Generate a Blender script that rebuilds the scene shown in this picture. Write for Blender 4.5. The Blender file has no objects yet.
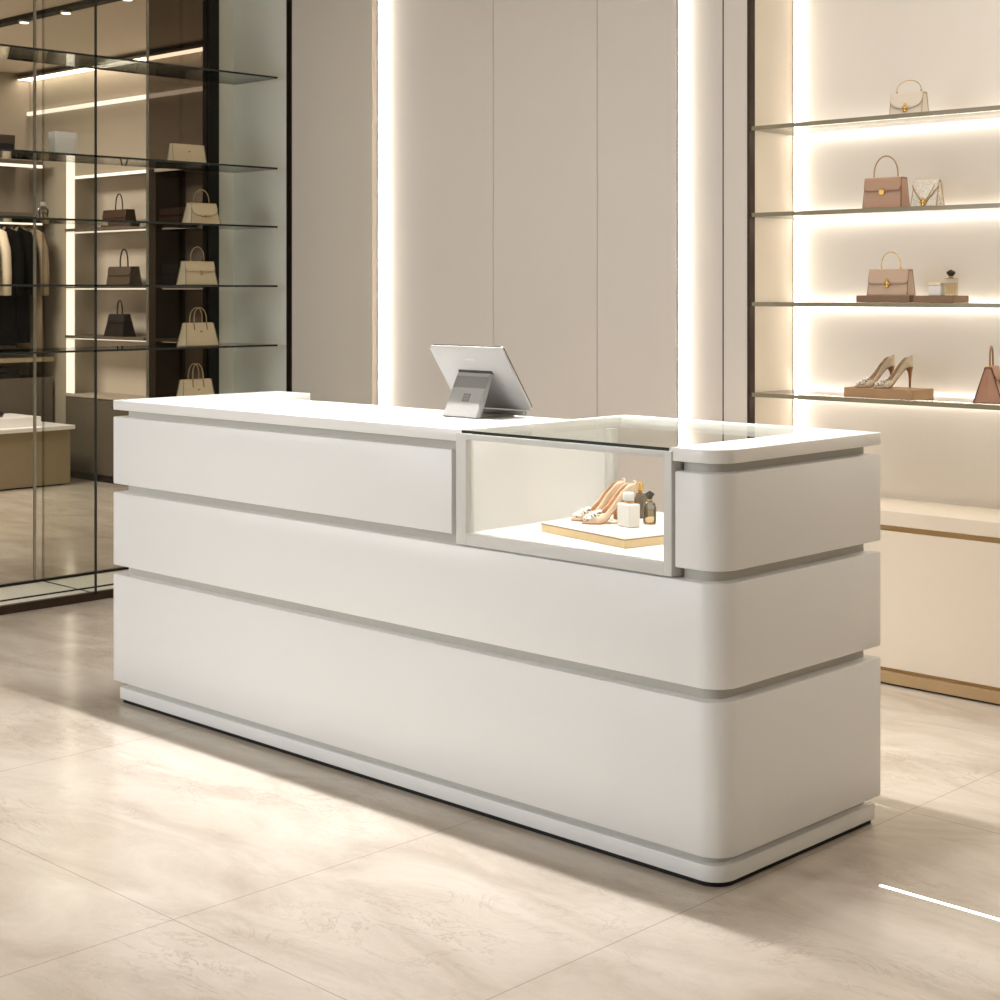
import bpy, bmesh, math, random
from mathutils import Vector, Matrix
random.seed(7)
SC = bpy.context.scene
COL = SC.collection
PI = math.pi

# ------------------------------------------------------------------ camera
cd = bpy.data.cameras.new('camera'); cam = bpy.data.objects.new('camera', cd); COL.objects.link(cam)
cd.sensor_width = 36.0; cd.sensor_fit = 'HORIZONTAL'; cd.lens = 1621.58 / 1000 * 36
cd.shift_y = -0.209; cd.clip_start = 0.05; cd.clip_end = 60
cam.location = (0, 0, 1.5); cam.rotation_euler = (PI / 2, 0, math.radians(44.04))
SC.camera = cam
# ------------------------------------------------------------------ world and exposure
w = bpy.data.worlds.new('world'); SC.world = w; w.use_nodes = True
w.node_tree.nodes['Background'].inputs[0].default_value = (1.0, 0.97, 0.94, 1)
w.node_tree.nodes['Background'].inputs[1].default_value = 0.36
SC.view_settings.view_transform = 'Standard'; SC.view_settings.look = 'None'
SC.view_settings.exposure = 0.0; SC.view_settings.gamma = 1.0
try: SC.view_settings.use_curve_mapping = False
except Exception: pass
# ------------------------------------------------------------------ room lights and added fills
def area(name, loc, size, power, col=(1, .9, .78), rot=(0, 0, 0), spread=180):
    l = bpy.data.lights.new(name, 'AREA'); l.shape = 'RECTANGLE'; l.size, l.size_y = size
    l.energy = power; l.color = col; l.spread = math.radians(spread)
    o = bpy.data.objects.new(name, l); o.location = loc; o.rotation_euler = rot; COL.objects.link(o); return o
def spot(name, loc, power, target=None, ang=80, blend=.6, rad=.03, col=(1, .9, .78)):
    l = bpy.data.lights.new(name, 'SPOT'); l.energy = power; l.spot_size = math.radians(ang)
    l.spot_blend = blend; l.shadow_soft_size = rad; l.color = col
    o = bpy.data.objects.new(name, l); o.location = loc
    if target:
        d = Vector(target) - Vector(loc); o.rotation_euler = d.to_track_quat('-Z', 'Y').to_euler()
    COL.objects.link(o); return o
area('ceiling_fill_light', (-4.2, 1.2, 3.24), (3.4, .9), 8, (1, .97, .95))  # added soft fill for the counter front and the floor
area('counter_light', (-3.9, 3.60, 3.27), (2.2, 0.06), 50, (1, .97, .95), spread=88)
area('front_fill_light', (-5.4, -2.6, 1.9), (2.6, 2.2), 122, (.88, .95, 1), (PI / 2, 0, 0))  # added fill behind the camera, brightens the counter front
spot('ceiling_spot_light', (-2.95, 3.70, 3.26), 38, (-2.8, 3.3, 0), 90, .5, .02, (1, .96, .91))
area('wall_fill_light', (-5.0, 3.95, 3.25), (3.0, .3), 3, (1, .96, .91), (math.radians(38), 0, 0), spread=100)  # added fill that lifts the back wall
area('aisle_light', (-2.0, 4.75, 3.24), (1.6, .3), 20, (1, .95, .88))
area('far_room_light', (-10.8, 4.7, 3.22), (2.0, 1.0), 230, (1, .95, .89))
for sx in (-9.607, -9.093, -8.2): spot('far_track_light', (sx, 5.46, 3.18), 30, (sx - .6, 6.9, 1.2), 70, .6, .02, (1, .95, .88))

# ------------------------------------------------------------------ materials
def lin(h):
    v = [int(h[i:i + 2], 16) / 255 for i in (0, 2, 4)]
    return tuple(c / 12.92 if c <= .04045 else ((c + .055) / 1.055) ** 2.4 for c in v) + (1,)
def mat(name, hexc, rough=.5, metal=0, spec=.5, noise=0, nscale=20, bump=0, bscale=200, coat=0, sheen=0):
    m = bpy.data.materials.new(name); m.use_nodes = True; nt = m.node_tree; b = nt.nodes['Principled BSDF']
    c = lin(hexc) if isinstance(hexc, str) else tuple(hexc) + (1,)
    b.inputs['Base Color'].default_value = c; b.inputs['Roughness'].default_value = rough
    b.inputs['Metallic'].default_value = metal; b.inputs['Specular IOR Level'].default_value = spec
    b.inputs['Coat Weight'].default_value = coat
    tc = nt.nodes.new('ShaderNodeTexCoord')
    if noise:
        n = nt.nodes.new('ShaderNodeTexNoise'); n.inputs['Scale'].default_value = nscale; n.inputs['Detail'].default_value = 5
        nt.links.new(tc.outputs['Object'], n.inputs['Vector'])
        mx = nt.nodes.new('ShaderNodeMix'); mx.data_type = 'RGBA'; mx.inputs[6].default_value = tuple(x * (1 - noise) for x in c[:3]) + (1,)
        mx.inputs[7].default_value = tuple(min(1, x * (1 + noise)) for x in c[:3]) + (1,)
        nt.links.new(n.outputs['Fac'], mx.inputs[0]); nt.links.new(mx.outputs[2], b.inputs['Base Color'])
    if bump:
        n = nt.nodes.new('ShaderNodeTexVoronoi'); n.inputs['Scale'].default_value = bscale
        nt.links.new(tc.outputs['Object'], n.inputs['Vector'])
        bp = nt.nodes.new('ShaderNodeBump'); bp.inputs['Strength'].default_value = bump; bp.inputs['Distance'].default_value = .002
        nt.links.new(n.outputs['Distance'], bp.inputs['Height']); nt.links.new(bp.outputs['Normal'], b.inputs['Normal'])
    return m
def emit(name, col, s):
    m = bpy.data.materials.new(name); m.use_nodes = True; b = m.node_tree.nodes['Principled BSDF']
    b.inputs['Base Color'].default_value = (0.8, .8, .8, 1)
    b.inputs['Emission Color'].default_value = tuple(col) + (1,); b.inputs['Emission Strength'].default_value = s
    return m
def pane(name, tint, refl=.6, rough=0.0):
    m = bpy.data.materials.new(name); m.use_nodes = True; nt = m.node_tree
    for n in list(nt.nodes): nt.nodes.remove(n)
    o = nt.nodes.new('ShaderNodeOutputMaterial'); t = nt.nodes.new('ShaderNodeBsdfTransparent'); t.inputs[0].default_value = tuple(tint) + (1,)
    g = nt.nodes.new('ShaderNodeBsdfGlossy'); g.inputs['Roughness'].default_value = rough; g.inputs[0].default_value = (1, 1, 1, 1)
    f = nt.nodes.new('ShaderNodeFresnel'); f.inputs[0].default_value = 1.45
    mu = nt.nodes.new('ShaderNodeMath'); mu.operation = 'MULTIPLY'; mu.inputs[1].default_value = refl
    mx = nt.nodes.new('ShaderNodeMixShader')
    nt.links.new(f.outputs[0], mu.inputs[0]); nt.links.new(mu.outputs[0], mx.inputs[0])
    nt.links.new(t.outputs[0], mx.inputs[1]); nt.links.new(g.outputs[0], mx.inputs[2]); nt.links.new(mx.outputs[0], o.inputs[0])
    return m

M = {}
M['white'] = mat('white_lacquer', 'F3F3F3', .34, spec=.45)
M['white_top'] = mat('white_stone_top', 'F6F5F3', .28, noise=.012, nscale=6)
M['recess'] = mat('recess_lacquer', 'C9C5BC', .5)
M['gap'] = mat('black_shadow_gap', '0A0908', .7)
M['frame'] = mat('shade_grey_frame', 'DEDDDA', .4)  # greyed a little: the frame's shade is put into its colour
M['wall'] = mat('greige_wall', 'D6CEC2', .55, noise=.02, nscale=1.5)
M['wall_lt'] = mat('light_greige_wall', 'D9D2CA', .55, noise=.02, nscale=1.5)
M['cream'] = mat('cream_lacquer', 'E9DFD0', .45, noise=.02, nscale=2)
M['niche'] = mat('niche_back_lacquer', 'EFE8E0', .6, noise=.015, nscale=2)
M['ceil'] = mat('ceiling_paint', 'DDD2C2', .8)
M['brass'] = mat('aged_brass', 'A98C62', .35, .8, noise=.08, nscale=9)
M['kick'] = mat('pale_bronze_kick', 'BBA17C', .4, .35, noise=.05)
M['bronze'] = mat('dark_bronze', '3A2C20', .4, .6)
M['dark'] = mat('black_bronze', '1E1A15', .4, .4)
M['gold'] = mat('gold_hardware', 'D9B36A', .25, 1)
M['green'] = mat('grey_green_panel', 'E6E6DA', .35, noise=.03, nscale=1.2)
M['led'] = emit('warm_led_strip', (1, .91, .80), 22.0)
M['led_soft'] = emit('soft_led_strip', (1, .92, .83), 6.4)
M['led_far'] = emit('far_led_strip', (1, .90, .78), 1.35)
M['led_cove'] = emit('far_cove_strip', (1, .90, .78), 9.0)
M['led_niche'] = emit('niche_corner_strip', (1, .92, .82), 16.0)
M['led_w'] = emit('white_led_strip', (1, .96, .90), 3.2)
M['reflection_line'] = emit('floor_reflection_glow', (1, .97, .92), 4.0)
M['spot_on'] = emit('lit_spot_lens', (1, .92, .8), 6.0)
M['glass'] = pane('clear_glass', (.99, .99, .985), .3)
M['glass_top'] = pane('case_top_glass', (.93, .94, .92), .28)
M['shelf_glass'] = pane('shelf_glass', (.86, .90, .87), .8)
M['shelf_warm'] = pane('lit_shelf_glass', (.95, .95, .91), .7)
M['edge'] = mat('green_glass_edge', '0E1F18', .15, spec=.6)
M['edge_lt'] = mat('olive_glass_edge', '857D66', .2, spec=.6)
M['tint'] = pane('tinted_glass', (.76, .74, .70), .25)
M['tint_dk'] = pane('dark_tinted_glass', (.34, .31, .275), .3)
M['tint_mid'] = pane('divider_glass', (.95, .96, .94), .03)
M['far_wall'] = mat('far_taupe_wall', 'A89E8E', .7, noise=.03, nscale=1)
M['far_niche'] = mat('far_niche_lacquer', 'C6BCAC', .7)
M['far_dark'] = mat('far_dark_cabinet', '5A5144', .6)
M['table'] = mat('far_display_table', '9A8C70', .5)

def floor_mat():
    m = bpy.data.materials.new('polished_beige_marble'); m.use_nodes = True; nt = m.node_tree; b = nt.nodes['Principled BSDF']; L = nt.links.new
    N = nt.nodes.new
    tc = N('ShaderNodeTexCoord')
    def math_(op, a, c=None, c2=None):
        n = N('ShaderNodeMath'); n.operation = op
        for i, v in enumerate((a, c, c2)):
            if v is None: continue
            if isinstance(v, (int, float)): n.inputs[i].default_value = v
            else: L(v, n.inputs[i])
        return n.outputs[0]
    sep = N('ShaderNodeSeparateXYZ'); L(tc.outputs['Object'], sep.inputs[0])
    # stretched vein direction
    mp = N('ShaderNodeMapping'); mp.inputs['Rotation'].default_value = (0, 0, math.radians(-28)); mp.inputs['Scale'].default_value = (1.1, 2.5, 1)
    L(tc.outputs['Object'], mp.inputs[0])
    def noise(scale, det, dist, rough=.6):
        n = N('ShaderNodeTexNoise'); n.inputs['Scale'].default_value = scale; n.inputs['Detail'].default_value = det
        n.inputs['Distortion'].default_value = dist; n.inputs['Roughness'].default_value = rough; L(mp.outputs[0], n.inputs['Vector']); return n.outputs['Fac']
    def ramp(f, stops):
        r = N('ShaderNodeValToRGB'); L(f, r.inputs[0])
        while len(r.color_ramp.elements) < len(stops): r.color_ramp.elements.new(.5)
        for e, (p, c) in zip(r.color_ramp.elements, stops): e.position = p; e.color = c
        return r.outputs[0]
    base = ramp(noise(1.5, 8, .8), [(.30, lin('B3A798')), (.5, lin('C6BCAF')), (.70, lin('D5CDC2'))])
    def mixc(f, a, c):
        x = N('ShaderNodeMix'); x.data_type = 'RGBA'
        L(f, x.inputs[0])
        for i, v in ((6, a), (7, c)):
            if isinstance(v, tuple): x.inputs[i].default_value = v
            else: L(v, x.inputs[i])
        return x.outputs[2]
    n2 = noise(2.6, 12, 1.6, .68)
    v1 = math_('ABSOLUTE', math_('SUBTRACT', n2, .5))
    vein = ramp(v1, [(0, (1, 1, 1, 1)), (.018, (0, 0, 0, 1))])
    gate = ramp(noise(1.1, 3, .2), [(.48, (0, 0, 0, 1)), (.64, (1, 1, 1, 1))])
    vf = math_('MULTIPLY', math_('MULTIPLY', vein, gate), .42)
    c = mixc(vf, base, lin('8E7C68'))
    n3 = noise(5.5, 10, 1.0, .7)
    lt = ramp(math_('ABSOLUTE', math_('SUBTRACT', n3, .47)), [(0, (1, 1, 1, 1)), (.012, (0, 0, 0, 1))])
    c = mixc(math_('MULTIPLY', lt, .12), c, lin('F2EBE0'))
    # joints between slabs, at their measured places
    d = None
    for x in (-11.6, -10.2, -8.8, -7.4, -6.03, -4.64, -3.25, -2.405, -1.15):
        a = math_('ABSOLUTE', math_('SUBTRACT', sep.outputs[0], x)); d = a if d is None else math_('MINIMUM', d, a)
    for y in (.3, 2.24, 4.18, 6.12):
        a = math_('ABSOLUTE', math_('SUBTRACT', sep.outputs[1], y)); d = math_('MINIMUM', d, a)
    j = math_('LESS_THAN', d, .0014)
    c = mixc(math_('MULTIPLY', j, .6), c, lin('7A6A58'))
    L(c, b.inputs['Base Color'])
    b.inputs['Roughness'].default_value = .20; b.inputs['Specular IOR Level'].default_value = .5
    rr = math_('MULTIPLY_ADD', noise(3, 4, 0), .08, .09); L(rr, b.inputs['Roughness'])
    return m
M['floor'] = floor_mat()

# ------------------------------------------------------------------ helpers
def new(): return bmesh.new()
def bx(bm, x0, x1, y0, y1, z0, z1, bev=0, seg=2):
    t = bmesh.new(); bmesh.ops.create_cube(t, size=1)
    for v in t.verts: v.co = Vector(((x0 + x1) / 2 + v.co.x * (x1 - x0), (y0 + y1) / 2 + v.co.y * (y1 - y0), (z0 + z1) / 2 + v.co.z * (z1 - z0)))
    if bev: bmesh.ops.bevel(t, geom=t.edges[:], offset=bev, segments=seg, affect='EDGES', profile=.5)
    merge(bm, t); return bm
def merge(bm, t, mtx=None):
    if mtx: bmesh.ops.transform(t, matrix=mtx, verts=t.verts)
    me = bpy.data.meshes.new('tmp'); t.to_mesh(me); t.free(); bm.from_mesh(me); bpy.data.meshes.remove(me)
def prism(bm, pts, z0, z1, bev=0, ang=30):
    t = bmesh.new()
    lo = [t.verts.new((x, y, z0)) for x, y in pts]; hi = [t.verts.new((x, y, z1)) for x, y in pts]
    n = len(pts); t.faces.new(lo[::-1]); t.faces.new(hi)
    for i in range(n): t.faces.new((lo[i], lo[(i + 1) % n], hi[(i + 1) % n], hi[i]))
    bmesh.ops.recalc_face_normals(t, faces=t.faces)
    if bev:
        t.normal_update()
        es = [e for e in t.edges if len(e.link_faces) == 2 and e.calc_face_angle() > math.radians(ang)]
        bmesh.ops.bevel(t, geom=es, offset=bev, segments=2, affect='EDGES', profile=.5)
    merge(bm, t); return bm
def tube(bm, pts, r, seg=10, cap=True, flat=1.0):
    pts = [Vector(p) for p in pts]; rs = r if isinstance(r, (list, tuple)) else [r] * len(pts)
    rings = []; up = None
    for i, p in enumerate(pts):
        d = (pts[min(i + 1, len(pts) - 1)] - pts[max(i - 1, 0)]).normalized()
        if up is None:
            up = Vector((0, 0, 1)) if abs(d.z) < .9 else Vector((0, 1, 0))
        up = (up - d * up.dot(d)).normalized(); s = d.cross(up)
        rings.append([bm.verts.new(p + (s * math.cos(2 * PI * k / seg) + up * math.sin(2 * PI * k / seg) * flat) * rs[i]) for k in range(seg)])
    for a, b in zip(rings, rings[1:]):
        for k in range(seg): bm.faces.new((a[k], a[(k + 1) % seg], b[(k + 1) % seg], b[k])).smooth = True
    if cap: bm.faces.new(rings[0][::-1]); bm.faces.new(rings[-1])
    return bm
def lathe(bm, prof, cx=0, cy=0, seg=20, sx=1, sy=1):
    rings = [[bm.verts.new((cx + r * sx * math.cos(2 * PI * k / seg), cy + r * sy * math.sin(2 * PI * k / seg), z)) for k in range(seg)] for r, z in prof]
    for a, b in zip(rings, rings[1:]):
        for k in range(seg): bm.faces.new((a[k], a[(k + 1) % seg], b[(k + 1) % seg], b[k])).smooth = True
    bm.faces.new(rings[0][::-1]); bm.faces.new(rings[-1]); return bm
def ball(bm, c, r, s=(1, 1, 1), u=10, v=7):
    t = bmesh.new(); bmesh.ops.create_uvsphere(t, u_segments=u, v_segments=v, radius=r)
    for f in t.faces: f.smooth = True
    merge(bm, t, Matrix.Translation(c) @ Matrix.Diagonal((*s, 1))); return bm
def obj(name, bm, m, parent=None, mats=None, picker=None, **k):
    bmesh.ops.recalc_face_normals(bm, faces=bm.faces)
    me = bpy.data.meshes.new(name)
    if picker:
        bm.normal_update()
        for f in bm.faces: f.material_index = picker(f)
    bm.to_mesh(me); bm.free()
    for q in (mats or [m]): me.materials.append(M[q] if isinstance(q, str) else q)
    o = bpy.data.objects.new(name, me); COL.objects.link(o)
    if parent: o.parent = parent
    for a, v in k.items(): o[a] = v
    return o
def thing(name, label, cat, loc=(0, 0, 0), rz=0, group=None):
    o = bpy.data.objects.new(name, None); COL.objects.link(o); o.empty_display_size = .05
    o.location = loc; o.rotation_euler = (0, 0, rz); o['label'] = label; o['category'] = cat
    if group: o['group'] = group
    return o
def tag(o, label, cat, group=None):
    o['label'] = label; o['category'] = cat
    if group: o['group'] = group
    return o
def box(name, m, x0, x1, y0, y1, z0, z1, bev=0, parent=None, **k):
    return obj(name, bx(new(), x0, x1, y0, y1, z0, z1, bev), m, parent, **k)
def st(o): o['kind'] = 'structure'; return o
def glass_slab(name, x0, x1, y0, y1, z0, z1, m, edge, parent=None, flat='z'):
    ax = 'xyz'.index(flat)
    return obj(name, bx(new(), x0, x1, y0, y1, z0, z1), m, parent, mats=[m, edge], picker=lambda f: 0 if abs(f.normal[ax]) > .9 else 1)

# ------------------------------------------------------------------ the setting
st(box('floor', 'floor', -14, 2.5, -3.5, 8, -.1, 0))
CZ = 3.3
st(box('ceiling', 'ceil', -14, 2.5, -3.5, 8, CZ, CZ + .1))
WB = 5.464
st(box('wall_back_left', 'wall', -6.84, -6.194, 5.47, 5.80, 0, CZ))
for n, (a, b) in enumerate(((-6.194, -5.4025), (-5.3995, -4.7505), (-4.7475, -4.302))):
    st(box('wall_back_center' if n == 1 else ('wall_back_center_left' if n == 0 else 'wall_back_center_right'), 'wall_lt', a, b, 5.538, 5.75, 0, CZ, .0012))
st(box('wall_back_core', 'far_dark', -6.2, -4.3, 5.58, 5.78, 0, CZ))
st(box('wall_back_right', 'wall_lt', -4.302, -3.99, 5.573, 5.80, 0, CZ))
st(box('wall_back_pilaster', 'wall_lt', -3.997, -3.878, WB, 5.95, 0, CZ, .001))
st(box('trim_1', 'bronze', -4.006, -3.997, WB + .004, 5.6, 0, CZ))  # dark strip standing in for the shade of a groove
st(box('trim_2', 'bronze', -3.878, -3.866, WB - .002, 5.5, .0, CZ))
st(box('wall_niche_side', 'cream', -3.878, -3.866, 5.5, 5.95, 0, CZ))
st(box('wall_niche_back', 'niche', -3.866, 2.0, 5.80, 5.95, 0, CZ))
st(box('wall_right', 'cream', 1.6, 1.75, -3.5, 5.80, 0, CZ))
st(box('wall_left', 'wall', -7.5, -6.874, -3.5, 2.4, 0, CZ))

def strip(label, m, x0, x1, y0, y1, z0, z1, group=None, side=False):
    t = obj('light_strip', bx(new(), x0, x1, y0, y1, z0, z1), m, mats=[m, 'cream'], picker=(lambda f: 0 if f.normal.x > .9 or not side else 1)); return tag(t, label, 'light strip', group)
strip('tall glowing light strip set in the wall reveal left of the tablet', 'led', -6.193, -6.187, 5.508, 5.5375, .02, CZ - .01, side=True)
strip('tall glowing light strip in the wall reveal right of the taupe panels', 'led', -4.3015, -4.2955, 5.548, 5.5725, .02, CZ - .01, side=True)
strip('tall bright light strip in the left corner of the lit shelf niche', 'led_niche', -3.865, -3.859, 5.774, 5.7995, .68, CZ - .01, side=True)
strip('thin glowing strip standing in for a floor reflection right of the counter', 'reflection_line', -2.155, -.9, 3.603, 3.613, .0, .0015)  # added glowing strip that imitates a reflected line on the floor

# ------------------------------------------------------------------ lit shelf niche on the right
SZ = [(2.165, 'topmost'), (1.812, 'second'), (1.449, 'third'), (1.080, 'lowest')]
what = {2.165: 'topmost glass shelf of the lit niche, holding one small ivory bag',
        1.812: 'glass shelf holding the dusty pink bag and the beaded clutch',
        1.449: 'glass shelf holding the beige bag and perfume on wooden trays',
        1.080: 'lowest glass shelf of the niche, holding the high heels'}
for z, nm in SZ:
    o = glass_slab('glass_shelf', -3.857, 0.6, WB, 5.772, z - .011, z + .006, 'shelf_warm', 'edge_lt')
    tag(o, what[z], 'shelf', 'glass shelves in the lit niche')
    for q in (0,):
        strip('thin light strip glowing at the back under the %s glass shelf' % nm, 'led_soft', -3.85, .6, 5.778, 5.792, z - .016, z - .002, 'light strips behind the niche shelves')
t = thing('low_cabinet', 'long cream base cabinet with bronze kick band under the lit glass shelves', 'cabinet', (-2, 5.6, 0))
def loc(o, t):
    o.parent = t; o.matrix_parent_inverse = Matrix.Translation(t.location).inverted() if not t.rotation_euler.z else (Matrix.Translation(t.location) @ t.rotation_euler.to_matrix().to_4x4()).inverted(); return o
loc(box('countertop', 'cream', -3.862, .6, WB - .004, 5.798, .608, .664, .003), t)
loc(box('groove', 'brass', -3.862, .6, WB + .012, 5.79, .586, .608), t)
loc(box('door', 'cream', -3.862, -1.9, WB, 5.79, .066, .586, .002), t)
loc(box('door', 'cream', -1.896, .6, WB, 5.79, .066, .586, .002), t)
b = bx(new(), -3.862, .6, WB + .010, 5.79, .052, .066); loc(obj('groove', b, 'brass'), t)
loc(box('kick_band', 'kick', -3.862, .6, WB - .003, 5.79, .008, .052, .001), t)
loc(box('shadow_gap', 'gap', -3.862, .6, WB + .014, 5.79, .0, .008), t)

# ------------------------------------------------------------------ sales counter
XL, XR, YF, YB = -5.133, -2.404, 3.275, 4.03
def outline(xl, xr, yf, yb, r, n=12, inner=True, xi=-4.925, xs=-3.339, ym=3.765):
    p = [(xl, yf)]
    for k in range(n + 1):
        a = -PI / 2 + PI / 2 * k / n; p.append((xr - r + r * math.cos(a), yf + r + r * math.sin(a)))
    p += [(xr, yb)]
    if inner: p += [(xs, yb), (xs, ym), (xi, ym), (xi, yb)]
    p += [(xl, yb)]; return p
def smooth(o):
    for p in o.data.polygons: p.use_smooth = True
    try: o.data.set_sharp_from_angle(angle=math.radians(28))
    except Exception: pass
    return o
C = thing('sales_counter', 'long white lacquered sales counter with grooved bands and a built-in glass display case', 'counter', (-3.77, 3.65, 0))
def cpart(name, bm, m, **k): return loc(smooth(obj(name, bm, m, **k)), C)
cpart('shadow_gap', prism(new(), outline(XL + .034, XR - .022, YF + .022, YB - .018, .056, xi=-4.92, xs=-3.32, ym=3.75), 0, .013), 'gap')  # black strip, the shade under the plinth is put into its colour
cpart('plinth', prism(new(), outline(XL + .022, XR - .014, YF + .014, YB - .01, .062), .013, .056, .003), 'white')
cpart('core', prism(new(), outline(XL + .05, XR - .038, YF + .034, YB - .03, .05, xi=-4.93, xs=-3.30, ym=3.74), .05, .5), 'recess')
cpart('lower_panel', prism(new(), outline(XL, XR, YF, YB, .075), .079, .469, .0045), 'white')
cpart('middle_panel', prism(new(), outline(XL, XR, YF, YB, .075), .501, .767, .0045), 'white')
# upper left drawer-like panel
ul = [(XL, YF), (-3.362, YF), (-3.362, 3.765), (-4.925, 3.765), (-4.925, YB), (XL, YB)]
cpart('upper_panel', prism(new(), ul, .797, 1.042, .0045), 'white')
ulc = [(XL + .05, YF + .034), (-3.345, YF + .034), (-3.345, 3.74), (-4.93, 3.74), (-4.93, YB - .03), (XL + .05, YB - .03)]
cpart('core', prism(new(), ulc, .767, 1.068), 'recess')
def rblock(xl, xr, yf, yb, r): return [(xl, yf)] + [(xr - r + r * math.cos(-PI / 2 + PI / 2 * k / 12), yf + r + r * math.sin(-PI / 2 + PI / 2 * k / 12)) for k in range(13)] + [(xr, yb), (xl, yb)]
cpart('end_panel', prism(new(), rblock(-2.549, XR, YF, YB, .075), .797, 1.042, .0045), 'white')
cpart('core', prism(new(), rblock(-2.545, XR - .038, YF + .034, YB - .03, .05), .767, 1.068), 'recess')
# worktop running around the glass
gx0, gx1, gy1 = -3.318, -2.562, 3.985
top = [(XL, YF), (gx0, YF), (gx0, gy1), (gx1, gy1), (gx1, YF)] + rblock(0, XR, YF, YB, .075)[1:-1] + [(-3.339, YB), (-3.339, 3.765), (-4.925, 3.765), (-4.925, YB), (XL, YB)]
cpart('countertop', prism(new(), top, 1.067, 1.102, .0025), 'white_top')
# display case
fr = new()
bx(fr, -3.340, -3.300, YF - .004, YF + .030, .772, 1.0915, .001)
bx(fr, -2.582, -2.556, YF - .004, YF + .030, .772, 1.0915, .001)
bx(fr, -3.300, -2.582, YF - .004, YF + .030, 1.074, 1.0915, .001)
bx(fr, -3.300, -2.582, YF - .004, YF + .030, .772, .806, .001)
cpart('case_frame', fr, 'frame')
cpart('case_floor', bx(new(), -3.334, -2.556, YF + .030, YB - .004, .770, .803), 'white_top')
cpart('case_side', bx(new(), -3.334, -3.316, YF + .030, 3.93, .803, 1.067), 'white')
cpart('case_side', bx(new(), -2.574, -2.556, YF + .030, YB - .02, .803, 1.067), 'white')
cpart('case_post', bx(new(), -3.3165, -3.292, 3.905, 3.94, .803, 1.067, .001), 'frame')
loc(glass_slab('case_back_glass', -3.292, -2.574, 3.920, 3.926, .803, 1.067, 'glass', 'glass', None, 'y'), C)
loc(glass_slab('case_front_glass', -3.300, -2.582, YF + .012, YF + .017, .806, 1.074, 'glass', 'glass', None, 'y'), C)
loc(obj('case_top_glass', bx(new(), gx0 + .001, gx1 - .001, YF - .004, gy1 - .001, 1.0920, 1.1005), 'glass_top', mats=['glass_top', 'edge'], picker=lambda f: 1 if f.normal.y < -.9 else 0), C)
cpart('led_strip', bx(new(), -3.29, -2.60, YF + .031, YF + .046, 1.078, 1.088), 'led_w')
cpart('led_strip', bx(new(), -2.590, -2.575, YF + .05, YB - .05, 1.050, 1.060), 'led_w')

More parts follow.
